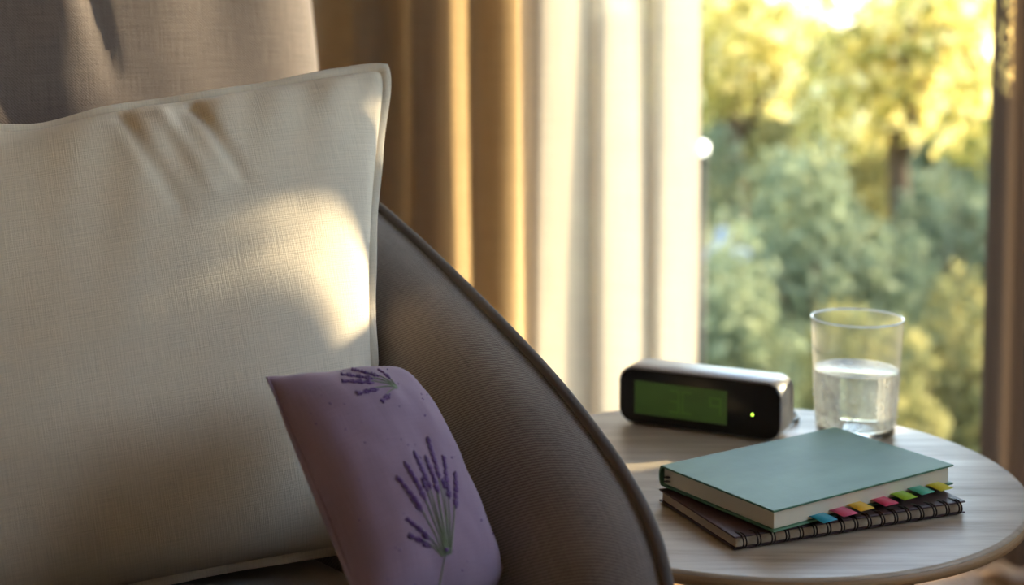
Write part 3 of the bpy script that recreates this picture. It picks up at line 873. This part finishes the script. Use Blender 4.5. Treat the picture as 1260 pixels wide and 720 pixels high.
lw_ = m.n('ShaderNodeLayerWeight'); lw_.inputs[0].default_value = 0.5
fc = m.math('ADD', m.math('MULTIPLY', m.math('POWER', lw_.outputs['Facing'], 3.0), 0.6), 0.045)
ma = m.n('ShaderNodeMixShader'); ma.inputs[0].default_value = 0.35; m.l(gg.outputs[0], ma.inputs[1]); m.l(hz_.outputs[0], ma.inputs[2])
mb = m.n('ShaderNodeMixShader'); m.l(fc, mb.inputs[0]); m.l(tr_.outputs[0], mb.inputs[1]); m.l(ma.outputs[0], mb.inputs[2])
m.t.nodes.remove(m.b); m.l(mb.outputs[0], m.o.inputs[0]); M_GLASS = m.m
obj('tumbler', lathe_mesh(prof, 96), M_GLASS, gl)
m = NT('polished_lip'); m.base((0.93, 0.95, 0.94, 1)); m.set(Roughness=0.08, IOR=1.45, Transmission_Weight=0.45, Coat_Weight=1.0)  # white body stands in for bright reflections along the rim
M_LIP = m.m
obj('lip', tube_mesh([((R1 - 0.0007) * math.cos(2 * PI * k / 72), (R1 - 0.0007) * math.sin(2 * PI * k / 72), GH - 0.0003) for k in range(72)], 0.00105, 8, True), M_LIP, gl)
bs_ = lathe_mesh([(0, 0.0012), (R0 - 0.0032, 0.0010), (R0 - 0.0016, 0.0030), (R0 - 0.0022, 0.0056), (0, 0.0058)], 64)
m = NT('thick_base_glass'); m.base((1, 1, 1, 1)); m.set(Roughness=0.0, IOR=1.45, Transmission_Weight=1.0)
obj('base', bs_, m.m, gl)
WL = 0.062
wp = [(0, 0.0064)] + [(R0 - 0.008, 0.0064), (wr(0.007) - tw - 0.0018, 0.0074)] + [(wr(z) - tw + 0.0002, z) for z in np.linspace(0.012, WL - 0.001, 8)] + [(wr(WL) - tw + 0.0001, WL + 0.0006), (wr(WL) - tw - 0.0015, WL - 0.0003), (0, WL - 0.0004)]
m = NT('cloudy_water'); m.base((0.98, 0.99, 0.99, 1)); m.set(Roughness=0.02, IOR=1.333, Transmission_Weight=1.0)
tl = m.n('ShaderNodeBsdfTranslucent'); tl.inputs[0].default_value = (0.86, 0.92, 0.97, 1)
df = m.n('ShaderNodeBsdfDiffuse'); df.inputs[0].default_value = (0.86, 0.92, 0.97, 1)
fz = m.ramp(m.noise(m.coord('Object', (90, 90, 60)), 1, 4), [(0.35, (0.22,) * 3 + (1,)), (0.7, (0.55,) * 3 + (1,))])
mA = m.n('ShaderNodeMixShader'); m.l(tl.outputs[0], mA.inputs[1]); m.l(df.outputs[0], mA.inputs[2]); mA.inputs[0].default_value = 0.5
mB = m.n('ShaderNodeMixShader'); m.l(fz, mB.inputs[0]); m.l(m.b.outputs[0], mB.inputs[1]); m.l(mA.outputs[0], mB.inputs[2]); m.l(mB.outputs[0], m.o.inputs[0])
obj('water', lathe_mesh(wp, 96), m.m, gl)
# fine bubbles and condensation beads clinging to the glass below the water line
bm = bmesh.new(); rs = random.Random(5)
for k in range(420):
    a = rs.uniform(0, 2 * PI); z = rs.uniform(0.008, WL - 0.004); rr = wr(z) + 0.0001
    s_ = rs.uniform(0.0003, 0.0008)
    bmesh.ops.create_icosphere(bm, subdivisions=1, radius=s_, matrix=Matrix.Translation((rr * math.cos(a), rr * math.sin(a), z)))
for f in bm.faces: f.smooth = True
m = NT('condensation'); m.base((1, 1, 1, 1)); m.set(Roughness=0.05, IOR=1.33, Transmission_Weight=1.0)
tag(obj('condensation_beads', bm_mesh(bm), m.m, gl), kind='stuff')

# ------------------------------------------------------------------ the garden below the window
GZ = -3.0
m = NT('lawn'); n = m.noise(m.coord('Object', (0.8, 0.8, 0.8)), 1, 6)
m.base(m.ramp(n, [(0.3, srgb(70, 84, 44)), (0.7, srgb(120, 124, 70))])); m.set(Roughness=1.0)
tag(obj('garden_lawn', box_mesh((-40, 3.0, GZ - 0.2), (60, 90, GZ)), m.m), kind='structure')
M_BARK = plain('bark', srgb(84, 66, 50), 0.9)
LM = {
 'gold': leaf_mat('gold_leaves', [srgb(112, 112, 66), srgb(154, 148, 88), srgb(222, 208, 136), srgb(250, 242, 200), srgb(200, 186, 120), srgb(128, 126, 78)], 1.6, 0.6),
 'sage': leaf_mat('sage_leaves', [srgb(122, 132, 104), srgb(144, 152, 122), srgb(162, 166, 136)], 1.15, 0.42),
 'olive': leaf_mat('olive_leaves', [srgb(112, 112, 74), srgb(142, 138, 94), srgb(170, 160, 108)], 1.1, 0.4),
 'dark': leaf_mat('dark_leaves', [srgb(114, 124, 98), srgb(134, 142, 114), srgb(150, 154, 128)], 1.15, 0.4),
 'lime': leaf_mat('lime_leaves', [srgb(150, 150, 92), srgb(190, 184, 112), srgb(214, 202, 136)], 1.3, 0.5),
}
def leaf_cloud(center, rad, n, size, seed, clumps=16):
    g = np.random.default_rng(seed)
    cc = g.normal(size=(clumps, 3)); cc /= np.linalg.norm(cc, axis=1)[:, None]; cc *= g.uniform(0.35, 0.8, (clumps, 1))
    k = g.integers(0, clumps, n)
    p = g.normal(size=(n, 3)); p /= np.linalg.norm(p, axis=1)[:, None]; p *= g.uniform(0.5, 1, (n, 1)) ** 0.5 * 0.42
    P = (cc[k] + p) / 1.2 * np.array(rad) + np.array(center)
    a = g.normal(size=(n, 3)); a /= np.linalg.norm(a, axis=1)[:, None]
    b = np.cross(a, g.normal(size=(n, 3))); b /= np.linalg.norm(b, axis=1)[:, None]
    s = size * g.uniform(0.6, 1.3, (n, 1))
    nrm = np.cross(a, b)
    V = np.empty((n, 4, 3)); V[:, 0] = P - a * s; V[:, 1] = P + b * s * 0.5 + nrm * s * 0.15; V[:, 2] = P + a * s; V[:, 3] = P - b * s * 0.5 + nrm * s * 0.15
    me = bpy.data.meshes.new('leaves'); me.from_pydata(V.reshape(-1, 3).tolist(), [], np.arange(4 * n).reshape(-1, 4).tolist())
    return me
def tree(name, label, x, y, z, rad, kind, n, size, seed, group=None, cat='tree'):
    root = empty(name, label, cat, (x, y, GZ), 0, group)
    if cat == 'bush':                     # leafy down to the ground
        top = z + rad[2]; z = (top + GZ) / 2 + 0.1; rad = (rad[0], rad[1], (top - GZ) / 2 - 0.1); n = int(n * 2.2)
    me = leaf_cloud((0, 0, z - GZ), rad, n, size, seed, 34 if cat == 'bush' else 16)
    tag(obj('foliage', me, LM[kind], root), kind='stuff')
    h = z - GZ; rr = random.Random(seed)
    if h > 1.0:
        obj('trunk', tube_mesh([(0, 0, 0), (0.05, 0.03, h * 0.5), (-0.03, 0, h * 0.8), (0.04, 0.02, h + rad[2] * 0.4)], 0.1, 8, rads=[0.14, 0.11, 0.09, 0.03]), M_BARK, root)
        for k in range(4):
            a = rr.uniform(0, 6.28); q = rr.uniform(0.4, 0.7)
            obj('branch', tube_mesh([(0, 0, h * 0.75), (rad[0] * q * 0.5 * math.cos(a), rad[1] * q * 0.5 * math.sin(a), h), (rad[0] * q * math.cos(a), rad[1] * q * math.sin(a), h + rad[2] * 0.35)], 0.04, 6, rads=[0.05, 0.035, 0.012]), M_BARK, root)
    return root
def at(px, py, Y):
    return ((px - 630) / 1750 * Y, Y, CAM_Z - (py - 28) / 1750 * Y)
TREES = [
 # px, py, distance, radii, kind, leaves, size
 (1110, 85, 12.0, (1.25, 1.1, 1.15), 'gold', 2300, 0.085, 'golden leaved tree catching the low sun'),
 (905, 80, 14.6, (1.3, 1.1, 1.3), 'gold', 1700, 0.085, 'golden tree standing to the curtain side of the brightest golden tree'),
 (1230, 90, 14.8, (1.4, 1.1, 1.4), 'lime', 2200, 0.09, 'lime yellow tree behind the taupe drape edge'),
 (1010, 275, 9.6, (0.95, 0.7, 0.82), 'sage', 3600, 0.05, 'rounded sage green bush in the middle of the window view'),
 (1165, 300, 10.6, (0.8, 0.6, 0.95), 'dark', 2800, 0.055, 'dark green bush beside the rounded sage bush'),
 (895, 420, 8.2, (0.62, 0.6, 0.7), 'sage', 2600, 0.05, 'sage bush low beside the sheer curtain edge'),
 (1060, 470, 7.4, (0.62, 0.5, 0.52), 'olive', 2800, 0.045, 'olive shrub behind the water glass'),
 (1195, 460, 8.7, (0.5, 0.5, 0.75), 'olive', 2200, 0.05, 'tall olive shrub behind the taupe drape'),
 (1010, 235, 17.0, (1.5, 1.2, 1.6), 'olive', 3400, 0.085, 'olive tree filling the gap between the golden trees'),
 (820, 250, 12.2, (0.85, 0.8, 1.1), 'dark', 2600, 0.065, 'dark green tree behind the sheer curtain'),
 (640, 200, 11.0, (1.0, 0.9, 1.5), 'olive', 2400, 0.085, 'olive tree hidden behind the tan drape'),
 (1500, 250, 11.0, (1.3, 1.0, 1.6), 'olive', 3000, 0.08, 'olive tree past the taupe drape'),
 (680, 420, 9.8, (0.7, 0.7, 0.9), 'sage', 2600, 0.06, 'broad sage bush behind the pale sheer'),
]
for i, (px, py, Y, rad, kd, n, sz, lab) in enumerate(TREES):
    x, y, z = at(px, py, Y)
    bush = Y < 10.7
    tree('garden_bush' if bush else 'garden_tree', lab, x, y, z, rad, kd, n, sz, 100 + i, 'garden plants outside the window', 'bush' if bush else 'tree')
# two staggered rows of far trees closing the view
for i in range(13):
    row = i % 2
    tree('hedge_tree', ('dark green', 'olive', 'sage green')[i % 3] + ' broad tree of the far hedge row at the garden end', -9 + 1.85 * i, 21.0 + 3.6 * row, -0.3, (1.8, 1.5, 2.9), ('dark', 'olive', 'sage')[i % 3], 3000, 0.15, 300 + i, 'trees of the far hedge row', 'tree')

# pale blue hydrangea heads low in the shrubs
hx, hy, hz = at(888, 305, 8.9)
hy_ = empty('hydrangea', 'pale blue hydrangea bush beside the sheer curtain edge', 'bush', (hx, hy, GZ), 0)
tag(obj('foliage', leaf_cloud((0, 0, hz - GZ - 0.22), (0.28, 0.28, 0.2), 700, 0.045, 77), LM['dark'], hy_), kind='stuff')
hm_ = leaf_mat('hydrangea_petals', [srgb(150, 166, 190), srgb(186, 198, 214), srgb(206, 212, 222)], 1.1, 0.3)
for k, (dx, dy, dz, r_) in enumerate([(-0.02, -0.14, 0.02, 0.085), (0.11, -0.12, -0.03, 0.075), (-0.14, -0.10, -0.04, 0.075), (0.03, 0.02, 0.07, 0.07)]):
    obj('flower_head', leaf_cloud((dx, dy, hz - GZ + dz), (r_, r_, r_ * 0.8), 160, 0.022, 500 + k), hm_, hy_)
for k in range(5):
    a = k * 1.256
    obj('stem', tube_mesh([(0.02 * math.cos(a), 0.02 * math.sin(a), 0), (0.08 * math.cos(a), 0.08 * math.sin(a), (hz - GZ) * 0.6), (0.14 * math.cos(a), 0.14 * math.sin(a), hz - GZ - 0.08)], 0.012, 6), M_BARK, hy_)
# glowing globe on a post, added to stand in for a bright glint
lx, ly, lz = at(864, 182, 7.6)
lp_ = empty('garden_lamp', 'lit white globe lamp on a slim post in the garden', 'lamp', (lx, ly, GZ))
obj('post', tube_mesh([(0, 0, 0), (0, 0, lz - GZ - 0.05)], 0.02, 10), M_BLACKMETAL, lp_)
obj('collar', lathe_mesh([(0, -0.06), (0.03, -0.06), (0.035, -0.045), (0.02, -0.035), (0, -0.035)], 20), M_BLACKMETAL, lp_).location = (0, 0, lz - GZ)
bm = bmesh.new(); bmesh.ops.create_uvsphere(bm, u_segments=20, v_segments=12, radius=0.036)
gm = NT('lamp_globe'); gm.base((1, 0.97, 0.9, 1)); gm.b.inputs['Emission Color'].default_value = (1, 0.95, 0.82, 1); gm.b.inputs['Emission Strength'].default_value = 2.2
obj('globe', bm_mesh(bm), gm.m, lp_, True).location = (0, 0, lz - GZ)
